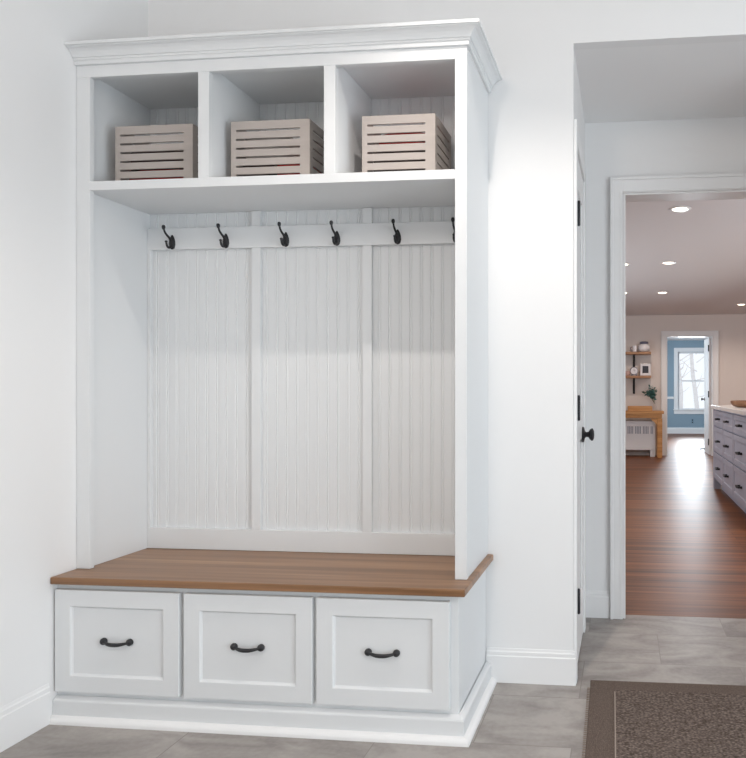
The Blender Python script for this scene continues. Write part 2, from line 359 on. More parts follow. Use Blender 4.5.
for x0, x1, hx in ((-1.862, -1.428, -1.647), (-1.411, -0.980, -1.197), (-0.966, -0.537, -0.7525)):
    z0, z1 = 0.098, 0.434; w = 0.054; e = 0.006
    m = MB()
    # frame ring, sloped sticking, sunk panel, sides
    X0, X1, Z0, Z1 = x0, x1, z0, z1
    rings = [(0, YFF-0.0005), (0, YD), (w, YD), (w+e*0.4, YD+0.006), (w+e, YD+0.009)]
    vs, fs = [], []
    for o, y in rings: vs += [(X0+o, y, Z0+o), (X1-o, y, Z0+o), (X1-o, y, Z1-o), (X0+o, y, Z1-o)]
    for i in range(len(rings)-1):
        for k in range(4): fs.append((i*4+k, i*4+(k+1)%4, (i+1)*4+(k+1)%4, (i+1)*4+k))
    n = (len(rings)-1)*4; fs += [(n, n+1, n+2, n+3), (3, 2, 1, 0)]
    m.add(vs, fs)
    dr = m.build('drawer', M['cab'], base, bevel=0.0018)
    # bowed pull with a boss at each end
    yp = YD+0.009; z = 0.268
    h = MB()
    for s in (-1, 1):
        h.lathe([(0, 0), (0.0108, 0), (0.0115, 0.003), (0.0110, 0.008), (0.0085, 0.0115), (0.0042, 0.0135), (0, 0.014)], (hx+s*0.0455, yp, z), 18, '-Y')
    pts = bez([(hx-0.0455, yp-0.008, z), (hx-0.030, yp-0.014, z-0.003), (hx-0.012, yp-0.019, z-0.005), (hx+0.012, yp-0.019, z-0.005), (hx+0.030, yp-0.014, z-0.003), (hx+0.0455, yp-0.008, z)], 5)
    rr = [0.0038+0.0024*math.sin(math.pi*i/(len(pts)-1))**1.5 for i in range(len(pts))]
    h.tube(pts, rr, 12)
    h.build('pull_handle', M['bronze'], dr, smooth=True)

# bench top: laid on the cabinet
tp = MB().box(XL+0.0012, -0.4855, 2.076, YW-0.002, 0.4535, 0.477)
top = tp.build('benchtop', M['bench'], bevel=0.004, seg=3)
tag(top, 'brown oak plank bench top on the white drawer cabinet', 'bench top')
# edge strip follows the front and the right end
top.location = (0, 0, 0)

# ------------------------------------------------------------------ built-in: tall hutch with cubbies and hooks
hut = thing('coat_hutch', (-1.19, 2.36, 0.477), 'tall white beadboard hutch with three cubbies and coat hooks standing on the bench top', 'hall cabinet')
ZB = 0.4775
XI0, XI1 = -1.838, -0.526       # inner faces of the side panels
box(XL+0.0012, XI0, YS+0.019, YW-0.002, ZB, 2.20).build('side_panel', M['cab'], hut)
box(XI1, -0.506, YS+0.0195, YW-0.002, ZB, 2.20).build('side_panel', M['cab'], hut)
# face frame: stiles and top rail
fr = MB().box(XL+0.0012, -1.8175, YS, YS+0.019, ZB, 2.16).box(-0.5435, -0.504, YS, YS+0.0195, ZB, 2.16).box(XL+0.0012, -0.504, YS, YS+0.019, 2.16, 2.225)
fr.build('face_frame', M['cab'], hut, bevel=0.0012)
box(XL+0.0012, -0.5062, YS+0.019, YW-0.002, 2.184, 2.20).build('top_panel', M['cab'], hut)
st = MB().box(XI0+0.0003, XI1-0.0003, YS+0.0192, 2.512, 1.773, 1.803).box(-1.8175, -0.5435, YS-0.001, YS+0.0192, 1.7725, 1.8035)
st.build('shelf', M['cab'], hut, bevel=0.001)
for x in (-1.4055, -0.965):
    MB().box(x-0.0195, x+0.0195, YS, YS+0.0195, 1.8036, 2.1598).box(x-0.0195, x+0.0195, YS+0.0196, 2.5105, 1.8036, 2.1838).build('divider', M['cab'], hut, bevel=0.001)
# beadboard back: flat strips separated by a bead between two grooves
prof = []; x = XI0+0.0005; yb = 2.5135; P = 0.0405
while x < XI1-0.001:
    x2 = min(x+P, XI1-0.0005)
    if x2-x > 0.02:
        prof += [(x, yb), (x2-0.0150, yb), (x2-0.0132, yb+0.0024), (x2-0.0112, yb+0.0008), (x2-0.0085, yb-0.0001), (x2-0.0058, yb+0.0008), (x2-0.0034, yb+0.0024), (x2-0.0014, yb)]
    else: prof += [(x, yb)]
    x = x2
prof.append((XI1-0.0005, yb))
n = len(prof); vs = [(a, c, z) for z in (ZB, 2.1838) for a, c in prof] + [(prof[0][0], YW-0.002, ZB), (prof[-1][0], YW-0.002, ZB), (prof[0][0], YW-0.002, 2.1838), (prof[-1][0], YW-0.002, 2.1838)]
fs = [(i, i+1, n+i+1, n+i) for i in range(n-1)] + [(2*n, 2*n+2, 2*n+3, 2*n+1), tuple(range(n-1, -1, -1))+(2*n, 2*n+1), tuple(range(n, 2*n))+(2*n+3, 2*n+2), (0, n, 2*n+2, 2*n), (n-1, 2*n+1, 2*n+3, 2*n-1)]
MB().add(vs, fs).build('beadboard_panel', M['cab'], hut)
YP = 2.4965
for x0, x1 in ((-1.412, -1.376), (-0.974, -0.939)):
    MB().box(x0, x1, YP, yb-0.0003, 0.5572, 1.6318).box(x0, x1, YP, yb-0.0003, 1.7142, 1.772).build('batten', M['cab'], hut, bevel=0.0012)
box(XI0+0.0006, XI0+0.014, YP, yb-0.0003, 0.5572, 1.6318).build('batten', M['cab'], hut, bevel=0.0012)
box(XI0+0.0006, XI1-0.0006, YP-0.0005, yb-0.0003, ZB+0.0002, 0.557).build('bottom_rail', M['cab'], hut, bevel=0.0012)
box(XI0+0.0006, XI1-0.0006, 2.4955, yb-0.0003, 1.632, 1.714).build('hook_rail', M['cab'], hut, bevel=0.0015)
# crown: stepped bed mould, cove, top fillet, mitred round the right end
cr = [(0, 2.2005), (0.009, 2.2005), (0.010, 2.206), (0.010, 2.2125), (0.014, 2.2145), (0.014, 2.2205), (0.018, 2.2215), (0.021, 2.2285), (0.027, 2.2365), (0.035, 2.2425), (0.0445, 2.2455), (0.0465, 2.2480), (0.052, 2.2485), (0.052, 2.2590), (0, 2.2590)]
MB().sweep(cr, [(XL+0.0012, YS, 0, -1), (-0.505, YS, 1, -1), (-0.505, YW-0.002, 1, 0)]).build('crown_molding', M['cab'], hut, bevel=0.0006)
# six cast hooks on the rail
YR = 2.4955
hz = 1.668
for px in HOOK_X if 'HOOK_X' in globals() else (-1.733, -1.514, -1.274, -1.073, -0.838, -0.616):
    h = MB()
    # back plate: long oval, thicker in the middle
    pl = [(-0.036, 0.003, 0.002), (-0.031, 0.010, 0.005), (-0.018, 0.0135, 0.008), (-0.004, 0.0125, 0.009), (0.008, 0.0085, 0.007), (0.016, 0.0045, 0.004), (0.020, 0.0015, 0.002)]
    vs, fs = [], []; NN = 10
    for dz, w, t in pl:
        for k in range(NN):
            a = math.pi*k/(NN-1); vs.append((px - w*math.cos(a), YR - t*math.sin(a), hz+dz))
    for i in range(len(pl)-1):
        for k in range(NN-1): fs.append((i*NN+k, i*NN+k+1, (i+1)*NN+k+1, (i+1)*NN+k))
        fs.append((i*NN+NN-1, i*NN, (i+1)*NN, (i+1)*NN+NN-1))
    fs += [tuple(range(NN)), tuple(range((len(pl)-1)*NN, len(pl)*NN))]
    h.add(vs, fs)
    # long upper arm ending in a flat knob
    up = bez([(px, YR-0.006, hz-0.008), (px, YR-0.016, hz+0.004), (px, YR-0.031, hz+0.012), (px, YR-0.044, hz+0.022), (px, YR-0.050, hz+0.036)], 5)
    h.tube(up, [0.0050-0.0018*i/(len(up)-1) for i in range(len(up))], 10)
    h.lathe([(0, -0.010), (0.0042, -0.008), (0.0064, -0.001), (0.0062, 0.004), (0.004, 0.008), (0, 0.009)], (px, YR-0.0505, hz+0.038), 14)
    # short lower hook curling up
    lo = bez([(px, YR-0.006, hz-0.014), (px, YR-0.011, hz-0.028), (px, YR-0.021, hz-0.033), (px, YR-0.031, hz-0.027), (px, YR-0.035, hz-0.015)], 5)
    h.tube(lo, [0.0052-0.0014*i/(len(lo)-1) for i in range(len(lo))], 10)
    h.lathe([(0, -0.005), (0.0042, -0.003), (0.0052, 0.0), (0.0042, 0.003), (0, 0.005)], (px, YR-0.0355, hz-0.013), 12)
    h.build('coat_hook', M['bronze'], hut, smooth=True)

# ------------------------------------------------------------------ crates in the cubbies
def crate(x, y, rz, w, label):
    dp, hh, t = 0.215, 0.214, 0.007
    c = thing('slatted_crate', (x, y, 1.8045), label, 'crate', 'slatted crates in the cubbies', rz)
    def panel(nm, face, length, ml, mr):
        m = MB(); n = 6; gap = 0.0075; toprail = 0.0285; rest = hh-toprail; pitch = rest/n
        def put(a0, a1, z0, z1):
            if face == 'front': m.box(a0, a1, 0, t, z0, z1)
            elif face == 'back': m.box(a0, a1, dp-t, dp, z0, z1)
            elif face == 'left': m.box(-w/2, -w/2+t, a0, a1, z0, z1)
            else: m.box(w/2-t, w/2, a0, a1, z0, z1)
        a0, a1 = (-length/2, length/2) if face in ('front', 'back') else (t, dp-t)
        put(a0, a0+ml, 0, hh); put(a1-mr, a1, 0, hh)
        put(a0+ml, a1-mr, hh-toprail, hh)
        for k in range(n):
            put(a0+ml, a1-mr, hh-toprail-gap-(k+1)*pitch+gap if k < n-1 else 0.0, hh-toprail-gap-k*pitch)
        return m.build(nm, M['crate'], c, local=True)
    panel('front_panel', 'front', w, 0.018, 0.034)
    panel('back_panel', 'back', w, 0.02, 0.02)
    panel('side_panel', 'left', dp, 0.02, 0.02); panel('side_panel', 'right', dp, 0.02, 0.02)
    MB().box(-w/2+t+.0005, w/2-t-.0005, t+.0005, dp-t-.0005, 0.001, 0.010).build('bottom_panel', M['crate'], c, local=True)
    return c
def cloth(name, label, mt, cr, cx, cy, sx, sy, sz, z0=0.0115, group=None, seed=0):
    """a folded, slightly slumped stack of fabric lying in a crate"""
    rnd = random.Random(seed); m = MB(); N = 26; K = 9
    vs, fs = [], []
    for j in range(K+1):
        z = sz*j/K; fold = 0.93+0.07*abs(math.sin(j*math.pi*1.5/1.0*0.66))
        fold *= 1-0.12*max(0, (j/K-0.75)/0.25)**2
        for k in range(N):
            a = 2*math.pi*k/N; ca, sa = math.cos(a), math.sin(a)
            q = 1/max(abs(ca), abs(sa))**0.82
            vs.append((cx+ca*q*sx/2*fold*(1+0.012*rnd.uniform(-1,1)), cy+sa*q*sy/2*fold*(1+0.012*rnd.uniform(-1,1)), z0+z))
    for j in range(K):
        for k in range(N): fs.append((j*N+k, j*N+(k+1)%N, (j+1)*N+(k+1)%N, (j+1)*N+k))
    fs += [tuple(range(N-1,-1,-1)), tuple(K*N+k for k in range(N))]
    m.add(vs, fs)
    mw = Matrix.Translation(cr.location) @ Matrix.Rotation(cr.rotation_euler.z, 4, 'Z')
    m.v = [tuple(mw @ Vector(p)) for p in m.v]
    return tag(m.build(name, mt, smooth=True), label, 'cloth', group)
c1 = crate(-1.640, 2.262, R(0), 0.290, 'pale taupe slatted crate in the left cubby of the white hutch')
c2 = crate(-1.212, 2.262, R(0), 0.284, 'pale taupe slatted crate in the middle cubby showing red through its slots')
c3 = crate(-0.757, 2.262, R(0), 0.254, 'pale taupe slatted crate in the right cubby, its right side showing')
cloth('folded_cloth', 'dark red folded cloth low inside the left slatted crate', M['red'], c1, 0.0, 0.106, 0.255, 0.194, 0.055, seed=1)
cloth('folded_cloth', 'dark brown folded cloth seen through the left slatted crate', M['darkcloth'], c1, 0.0, 0.106, 0.25, 0.19, 0.075, z0=0.068, seed=2)
cloth('folded_cloth', 'bright red folded cloth in the right half of the middle crate', M['red'], c2, 0.062, 0.106, 0.115, 0.194, 0.078, seed=3)
cloth('folded_cloth', 'dark brown folded cloth in the left half of the middle crate', M['darkcloth'], c2, -0.064, 0.106, 0.118, 0.194, 0.068, seed=4)
cloth('folded_cloth', 'pale folded cloth on top inside the middle slatted crate', M['palecloth'], c2, -0.03, 0.106, 0.17, 0.19, 0.09, z0=0.0925, seed=5)
cloth('folded_cloth', 'dark brown folded cloth low inside the right slatted crate', M['darkcloth'], c3, 0.0, 0.106, 0.22, 0.194, 0.095, seed=6)
cloth('folded_cloth', 'dark red folded cloth on top inside the right slatted crate', M['red'], c3, 0.01, 0.106, 0.20, 0.19, 0.055, z0=0.1085, seed=7)

# ------------------------------------------------------------------ woven mat by the hall
rug = thing('woven_mat', (0.35, 1.9, 0), 'dark brown woven mat with a thin beige border line on the tile floor', 'mat', rz=R(1.0))
X0, X1, Y0, Y1 = -0.462, 0.60, -0.95, 0.690
m = MB().box(X0, X1, Y0, Y1, 0.0005, 0.006); m.build('border', M['rugborder'], rug, local=True, bevel=0.002)
MB().box(X0+0.092, X1-0.092, Y0+0.09, Y1-0.082, 0.0061, 0.0078).build('field', M['rugfield'], rug, local=True)
MB().box(X0+0.0875, X0+0.0918, Y0+0.09, Y1-0.095, 0.0061, 0.0082).build('border_line', M['rugline'], rug, local=True, bevel=0.001)
MB().box(X1-0.0918, X1-0.086, Y0+0.09, Y1-0.095, 0.0061, 0.0082).build('border_line', M['rugline'], rug, local=True, bevel=0.001)
m = MB(); y = Y0+0.01; rnd = random.Random(3)
while y < Y1-0.06:
    m.tube([(X0+0.004, y, 0.004), (X0-0.006, y+0.002, 0.0035), (X0-0.0095, y+0.005, 0.0018)], 0.0017, 6); y += 0.013+rnd.uniform(-.002, .003)
tag(m.build('edge_stitching', M['rugline'], rug, local=True), kind='stuff')

# ------------------------------------------------------------------ kitchen shell
struct(box(-1.82, -1.70, YK, YF, 0, ZK).build('wall_kitchen_left', M['kwall']))
struct(box(4.2, 4.32, YK, YF, 0, ZK).build('wall_kitchen_right', M['kwall']))
struct(MB().box(-1.82, XC-0.115, YH, YK, 0, ZK).box(1.42, 4.2, YH, YK, 0, ZK).build('wall_kitchen_front', M['kwall']))
struct(box(-1.82, 4.32, YK, YF2, ZK, ZK+0.08).build('ceiling_kitchen', M['kceil']))
FX0, FX1, FZ = 0.705, 1.462, 1.985
m = MB().box(-1.82, FX0, YF, YF2, 0, ZK).box(FX1, 4.32, YF, YF2, 0, ZK).box(FX0, FX1, YF, YF2, FZ, ZK)
struct(m.build('wall_kitchen_back', M['kwall']))
struct(casing(FX0, FX1, FZ, YF, 0.088, 0.085, nm='trim_4'))
m = MB().box(FX0-0.004, FX0+0.012, YF-0.004, YF2+0.004, 0, FZ).box(FX1-0.012, FX1+0.004, YF-0.004, YF2+0.004, 0, FZ).box(FX0+0.012, FX1-0.012, YF-0.004, YF2+0.004, FZ-0.012, FZ+0.004)
struct(m.build('trim_5', M['trim']))
b = MB().sweep(bb_prof(0.12, 0.014), [(FX1+0.09, YF, 0, -1), (4.2, YF, 0, -1)])
struct(b.build('baseboard_kitchen', M['trim']))

# study beyond
struct(box(-0.42, -0.30, YF2, YB, 0, 2.33).build('wall_study_left', M['blue']))
struct(box(3.2, 3.32, YF2, YB, 0, 2.33).build('wall_study_right', M['blue']))
struct(box(-0.42, 3.32, YF2, YB+0.14, 2.33, 2.41).build('ceiling_study', M['ceil']))
GX0, GX1, GZ0, GZ1 = 1.345, 2.06, 0.59, 2.045
m = MB().box(-0.42, GX0, YB, YB+0.14, 0, 2.33).box(GX1, 3.32, YB, YB+0.14, 0, 2.33).box(GX0, GX1, YB, YB+0.14, 0, GZ0).box(GX0, GX1, YB, YB+0.14, GZ1, 2.33)
struct(m.build('wall_study_back', M['blue']))
struct(MB().sweep(bb_prof(0.15, 0.016), [(-0.3, YB, 0, -1), (3.2, YB, 0, -1)]).build('baseboard_study', M['trim']))
struct(MB().box(-0.3, GX0-0.105, YB-0.022, YB, 0.865, 0.925).box(GX1+0.105, 3.2, YB-0.022, YB, 0.865, 0.925).build('trim_6', M['trim'], bevel=0.004))
wn = struct(bpy.data.objects.new('window_1', None)); COL.objects.link(wn); wn.location = ((GX0+GX1)/2, YB, GZ0)
m = MB().box(GX0-0.1, GX0, YB-0.02, YB, GZ0-0.1, GZ1+0.1).box(GX1, GX1+0.1, YB-0.02, YB, GZ0-0.1, GZ1+0.1).box(GX0, GX1, YB-0.02, YB, GZ1, GZ1+0.1).box(GX0, GX1, YB-0.02, YB, GZ0-0.1, GZ0).box(GX0-0.12, GX1+0.12, YB-0.05, YB-0.02, GZ0-0.005, GZ0+0.018)
m.build('casing', M['trim'], wn, bevel=0.003)
ZM = 1.318
for nm, z0, z1, y in (('sash', GZ0, ZM+0.02, YB+0.03), ('sash', ZM-0.02, GZ1, YB+0.07)):
    m = MB().box(GX0, GX0+0.035, y, y+0.035, z0, z1).box(GX1-0.035, GX1, y, y+0.035, z0, z1).box(GX0+0.035, GX1-0.035, y, y+0.035, z0, z0+0.04).box(GX0+0.035, GX1-0.035, y, y+0.035, z1-0.04, z1)
    s_ = m.build(nm, M['trim'], wn)
    MB().box(GX0+0.035, GX1-0.035, y+0.015, y+0.019, z0+0.04, z1-0.04).build('pane', M['glass'], s_)
# outlet under the window
o = thing('wall_outlet', (1.700, YB, 0.31), 'small wall outlet on the blue wall under the far window', 'outlet')
MB().box(1.665, 1.735, YB-0.007, YB-0.0003, 0.255, 0.37).build('cover_plate', M['plate'], o, bevel=0.002)
for z in (0.285, 0.34): MB().lathe([(0, 0), (0.017, 0), (0.017, 0.003), (0, 0.003)], (1.70, YB-0.007, z), 14, '-Y').build('socket', M['black'], o)
# open door leaf of the study
d = struct(bpy.data.objects.new('door_2', None)); COL.objects.link(d); d.location = (FX1-0.03, YF2, 0)
xa = FX1-0.012
m = MB().box(xa-0.034, xa-0.006, YF2+0.006, YF2+0.67, 0.01, FZ-0.016)
for xs in ((xa-0.040, xa-0.034), (xa-0.006, xa)):
    for y0, y1 in ((0.006, 0.11), (0.566, 0.67)): m.box(xs[0], xs[1], YF2+y0, YF2+y1, 0.01, FZ-0.016)
    for z0, z1 in ((0.01, 0.22), (0.88, 1.05), (1.86, FZ-0.016)): m.box(xs[0], xs[1], YF2+0.11, YF2+0.566, z0, z1)
m.build('leaf', M['trim'], d)
for z in (1.79, 1.02, 0.22):
    MB().lathe([(0.004, -0.055), (0.010, -0.05), (0.010, 0.05), (0.004, 0.055)], (xa-0.044, YF2+0.006, z), 10).box(xa-0.0445, xa-0.0405, YF2+0.006, YF2+0.045, z-0.05, z+0.05).build('hinge', M['black'], d)
MB().lathe([(0, 0), (0.03, 0), (0.03, -0.006), (0.011, -0.01), (0.011, -0.03), (0.026, -0.045), (0.022, -0.058), (0, -0.062)], (xa-0.040, YF2+0.61, 0.93), 16, 'X').build('knob', M['bronze'], d, smooth=True)
MB().tube([(xa-0.040, YF2+0.60, 0.06), (xa-0.105, YF2+0.60, 0.055)], 0.010, 8).lathe([(0, 0), (0.018, 0.0), (0.018, -0.02), (0, -0.022)], (xa-0.10, YF2+0.60, 0.055), 12, 'X').build('door_stop', M['bronze'], d)

# outside the study window: snow and trees with overexposure put into the bark colour
gd = MB().box(-14, 18, YB+0.5, 60, -0.65, -0.55); tag(gd.build('ground', M['snow']), kind='structure')
rnd = random.Random(11)
for k, (x, y, lbl) in enumerate(((1.95, 25.5, 'thick washed-out tree seen through the left of the far window'), (2.75, 27.5, 'slim washed-out tree near the middle of the far window'), (2.2, 32.0, 'thin washed-out tree farther off behind the far window'))):
    t = thing('bare_tree', (x, y, -0.56), lbl, 'tree', 'trees beyond the far window')
    hgt = 7.5; trunk = [(x+0.12*math.sin(i*0.9+k), y, -0.56+hgt*i/10) for i in range(11)]
    MB().tube(trunk, [0.10*(1-0.07*i) for i in range(11)], 10).build('trunk', M['bark'], t, smooth=True)
    m = MB()
    for i in range(16):
        z = 0.8+i*0.34; a = rnd.uniform(0, 6.28); q = Vector((x+0.1*math.sin(z), y, z)); ln = rnd.uniform(0.5, 1.1); dv = Vector((math.cos(a), math.sin(a)*0.5, rnd.uniform(0.2, 0.7)))
        m.tube([q, q+dv*ln*0.5, q+dv*ln+Vector((0, 0, 0.15))], [0.026, 0.017, 0.007], 6)
    m.build('branches', M['bark'], t)

# ------------------------------------------------------------------ recessed ceiling lights
for x, y, lbl in ((0.383, 4.80, 'round recessed ceiling light, first past the hall doorway'), (0.432, 6.82, 'round recessed ceiling light, second past the hall doorway in the middle row'),
                  (0.487, 8.90, 'round recessed ceiling light, third in the middle row, nearest the wall shelves'), (1.695, 10.25, 'round recessed ceiling light by the far wall at the right frame edge'),
                  (-0.012, 6.86, 'recessed ceiling light half hidden behind the left door casing, nearer one'), (-0.014, 8.88, 'recessed ceiling light half hidden behind the left door casing, farther one')):
    t = thing('ceiling_light', (x, y, ZK), lbl, 'ceiling light', 'recessed kitchen ceiling lights')
    ring = MB().lathe([(0.052, -0.0005), (0.076, -0.0005), (0.076, -0.004), (0.068, -0.007), (0.052, -0.006)], (x, y, ZK), 28)
    # open ring: drop the two end caps
    ring.f = ring.f[:-2]; ring.mi = ring.mi[:-2]; n = 28
    ring.f += [(4*n+k, 4*n+(k+1)%n, (k+1)%n, k) for k in range(n)]; ring.mi += [0]*n
    ring.build('trim_ring', M['trim'], t, smooth=True)
    MB().lathe([(0, -0.0045), (0.0515, -0.0045), (0.0515, -0.0008), (0, -0.0008)], (x, y, ZK), 28).build('lens', M['lampdisc'], t)

# ------------------------------------------------------------------ island
isl = thing('kitchen_island', (1.35, 6.63, 0), 'pale lilac grey kitchen cabinet run with nine drawers and dark pulls', 'kitchen cabinet')
IX, IY0, IY1 = 0.985, 5.42, 7.80
m = MB().box(IX+0.02, 1.72, IY0+0.03, IY1, 0.105, 0.884).box(IX+0.085, 1.70, IY0+0.10, IY1-0.06, 0.0, 0.105)
m.build('body', M['island'], isl)
MB().box(IX, IX+0.075, IY0, IY0+0.075, 0, 0.884).build('corner_post', M['island'], isl, bevel=0.004)
MB().box(IX, IX+0.075, IY1-0.06, IY1+0.012, 0, 0.884).build('corner_post', M['island'], isl, bevel=0.004)
for y0, y1, yp in ((7.06, 7.725, 7.38), (6.42, 7.03, 6.77), (5.52, 6.39, 6.02)):
    for z0, z1, zp in ((0.705, 0.868, 0.785), (0.425, 0.690, 0.55), (0.130, 0.410, 0.265)):
        w = 0.045; vs, fs = [], []; rings = [(0, IX+0.0198), (0, IX), (w, IX), (w+0.006, IX+0.008)]
        for o_, x in rings: vs += [(x, y0+o_, z0+o_), (x, y1-o_, z0+o_), (x, y1-o_, z1-o_), (x, y0+o_, z1-o_)]
        for i in range(3):
            for k in range(4): fs.append((i*4+k, i*4+(k+1)%4, (i+1)*4+(k+1)%4, (i+1)*4+k))
        fs += [(12, 13, 14, 15), (3, 2, 1, 0)]
        dr = MB().add(vs, fs).build('drawer', M['island'], isl, bevel=0.002)
        m = MB()
        for s in (-1, 1): m.lathe([(0, 0), (0.011, 0), (0.008, -0.03), (0, -0.03)], (IX+0.008, yp+s*0.05, zp), 10, 'X')
        m.tube([(IX-0.024, yp-0.07, zp), (IX-0.026, yp, zp-0.002), (IX-0.024, yp+0.07, zp)], [0.008, 0.012, 0.008], 10)
        m.build('pull_handle', M['black'], dr, smooth=True)
ct = MB().box(IX-0.028, 1.76, IY0-0.03, IY1+0.03, 0.885, 0.922)
tag(ct.build('countertop', M['counter'], bevel=0.005), 'white stone countertop on the lilac grey drawer cabinets', 'countertop')
# oval dough bowl
bx, by, bz = 1.355, 6.80, 0.9225
m = MB(); N = 36
lv = [(0.0, 0.0), (0.78, 0.0), (0.92, 0.014), (0.985, 0.034), (1.0, 0.062), (0.965, 0.066), (0.92, 0.040), (0.80, 0.022), (0.0, 0.018)]
vs = [(bx+r*0.335*math.cos(2*math.pi*k/N), by+r*0.18*math.sin(2*math.pi*k/N), bz+z) for r, z in lv for k in range(N)]
fs = [(i*N+k, i*N+(k+1)%N, (i+1)*N+(k+1)%N, (i+1)*N+k) for i in range(len(lv)-1) for k in range(N)]
tag(m.add(vs, fs).build('dough_bowl', M['bowl'], smooth=True), 'long oval wooden bowl on the white kitchen countertop', 'bowl')

# ------------------------------------------------------------------ console table and what is on it
tb = thing('console_table', (0.05, 11.38, 0), 'honey wood console table with corner brackets by the far kitchen wall', 'table')
TX0, TX1, TY0, TY1 = -0.62, 0.638, 11.20, 11.53
MB().box(TX0, TX1, TY0, TY1, 0.705, 0.752).build('tabletop', M['honey'], tb, bevel=0.004)
MB().box(TX0+0.03, TX1-0.03, TY0+0.02, TY1-0.02, 0.640, 0.7045).build('apron', M['honey'], tb, bevel=0.002)
for x in (TX0+0.02, TX1-0.105):
    for y in (TY0+0.012, TY1-0.092):
        MB().box(x, x+0.08, y, y+0.08, 0.0, 0.634).build('leg', M['honey'], tb, bevel=0.004)
for s, x in ((1, TX0+0.101), (-1, TX1-0.106)):
    pts = [(0, 0.634), (0.10*s, 0.634), (0.085*s, 0.600), (0.05*s, 0.575), (0.022*s, 0.545), (0, 0.50)]
    vs = [(x+a, y, z) for y in (TY0+0.035, TY0+0.07) for a, z in pts]; n = len(pts)
    fs = [tuple(range(n)), tuple(range(2*n-1, n-1, -1))] + [(k, (k+1)%n, n+(k+1)%n, n+k) for k in range(n)]
    MB().add(vs, fs).build('bracket', M['honey'], tb, bevel=0.002)
t = thing('wooden_tray', (0.27, 11.34, 0.7525), 'low honey wood tray lying on the console table', 'tray')
m = MB().box(0.06, 0.455, 11.25, 11.44, 0.7525, 0.765)
m.build('bottom_panel', M['honey'], t)
m = MB().box(0.06, 0.455, 11.25, 11.265, 0.7652, 0.828).box(0.06, 0.455, 11.425, 11.44, 0.7652, 0.828).box(0.06, 0.075, 11.2652, 11.4248, 0.7652, 0.828).box(0.44, 0.455, 11.2652, 11.4248, 0.7652, 0.828)
m.build('rim', M['honey'], t, bevel=0.002)
# plant in a clear white vase
vx, vy, vz = 0.425, 11.475, 0.7525
vx = 0.500
pv = thing('potted_sprig', (vx, vy, vz), 'blue green leafy sprig in a small clear vase on the console table', 'plant')
MB().lathe([(0, 0), (0.030, 0), (0.042, 0.03), (0.040, 0.075), (0.022, 0.11), (0.019, 0.135), (0.023, 0.145), (0.017, 0.143), (0.015, 0.11), (0, 0.10)], (vx, vy, vz), 20).build('vase', M['glass'], pv, smooth=True)
ms, ml = MB(), MB(); rnd = random.Random(5)
for s in range(7):
    a = rnd.uniform(-1, 1); tip = Vector((vx-0.115+0.10*a+0.02, vy-0.03+rnd.uniform(-.05, .05), vz+0.28+rnd.uniform(0, 0.13)))
    q0 = Vector((vx, vy, vz+0.11)); q1 = (q0+tip)/2+Vector((0, 0, 0.04)); pts = bez([q0, q1, tip], 6); ms.tube(pts, 0.0025, 6)
    for p in pts[4:]:
        for _ in range(2):
            dr_ = Vector((rnd.uniform(-1, 1), rnd.uniform(-1, 1), rnd.uniform(-0.3, 0.8))).normalized(); sd = dr_.cross(Vector((rnd.uniform(-1,1), rnd.uniform(-1,1), 1))).normalized(); nn = dr_.cross(sd)*0.004
            Ln, Wd = rnd.uniform(0.045, 0.07), rnd.uniform(0.018, 0.027)
            ml.add([p, p+dr_*Ln*.5+sd*Wd+nn, p+dr_*Ln, p+dr_*Ln*.5-sd*Wd+nn, p+dr_*Ln*.5-nn], [(0, 1, 4), (1, 2, 4), (2, 3, 4), (3, 0, 4), (0, 3, 2, 1)])
ms.build('stems', M['stem'], pv); tag(ml.build('leaves', M['leaf'], pv), kind='stuff')
# radiator under the table
rd = thing('radiator_cover', (0.05, 11.5, 0), 'white enamel radiator cover with slotted grille under the console table', 'radiator')
RY = 11.37
m = MB().box(-0.5, 0.505, RY+0.004, YF-0.012, 0.11, 0.585).box(0.425, 0.505, RY, YF-0.012, 0, 0.1098).box(-0.5, -0.42, RY, YF-0.012, 0.0, 0.1098)
m.build('casing', M['radiator'], rd, bevel=0.004)
MB().box(-0.46, 0.47, RY+0.0005, RY+0.0038, 0.375, 0.495).build('grille', M['shadowgap'], rd)
m = MB().box(-0.5, 0.505, RY-0.006, RY+0.0037, 0.497, 0.585).box(-0.5, 0.505, RY-0.006, RY+0.0037, 0.11, 0.373)
m.build('front_panel', M['radiator'], rd, bevel=0.003)
m = MB(); x = -0.452
while x < 0.46:
    m.box(x, x+(0.026 if int((x+0.4521)/0.025) % 5 == 4 else 0.010), RY-0.005, RY+0.0004, 0.3732, 0.4968); x += 0.025
m.build('grille_bars', M['radiator'], rd)

# ------------------------------------------------------------------ two wall shelves
for z, lbl in ((1.675, 'upper brown wooden wall shelf on black brackets'), (1.285, 'lower brown wooden wall shelf on black brackets')):
    s_ = thing('wall_shelf', (-0.03, 11.5, z), lbl, 'shelf', 'wall shelves by the far door')
    MB().box(-0.50, 0.442, 11.395, YF-0.001, z, z+0.042).build('board', M['shelf'], s_, bevel=0.002)
    for x in (-0.23, 0.165):
        m = MB().box(x-0.018, x+0.018, YF-0.012, YF-0.001, z-0.26, z-0.0005).box(x-0.018, x+0.018, 11.41, YF-0.012, z-0.010, z-0.0005).tube([(x, 11.45, z-0.008), (x, YF-0.008, z-0.19)], 0.010, 8)
        m.build('bracket', M['black'], s_)
zt = 1.675+0.0425
j = thing('lidded_jar', (0.330, 11.50, zt), 'round white jar with a dark rim on the upper wall shelf', 'jar')
MB().lathe([(0, 0), (0.055, 0), (0.088, 0.025), (0.099, 0.065), (0.092, 0.105), (0.066, 0.130), (0, 0.130)], (0.330, 11.50, zt), 26).build('body', M['ceramic'], j, smooth=True)
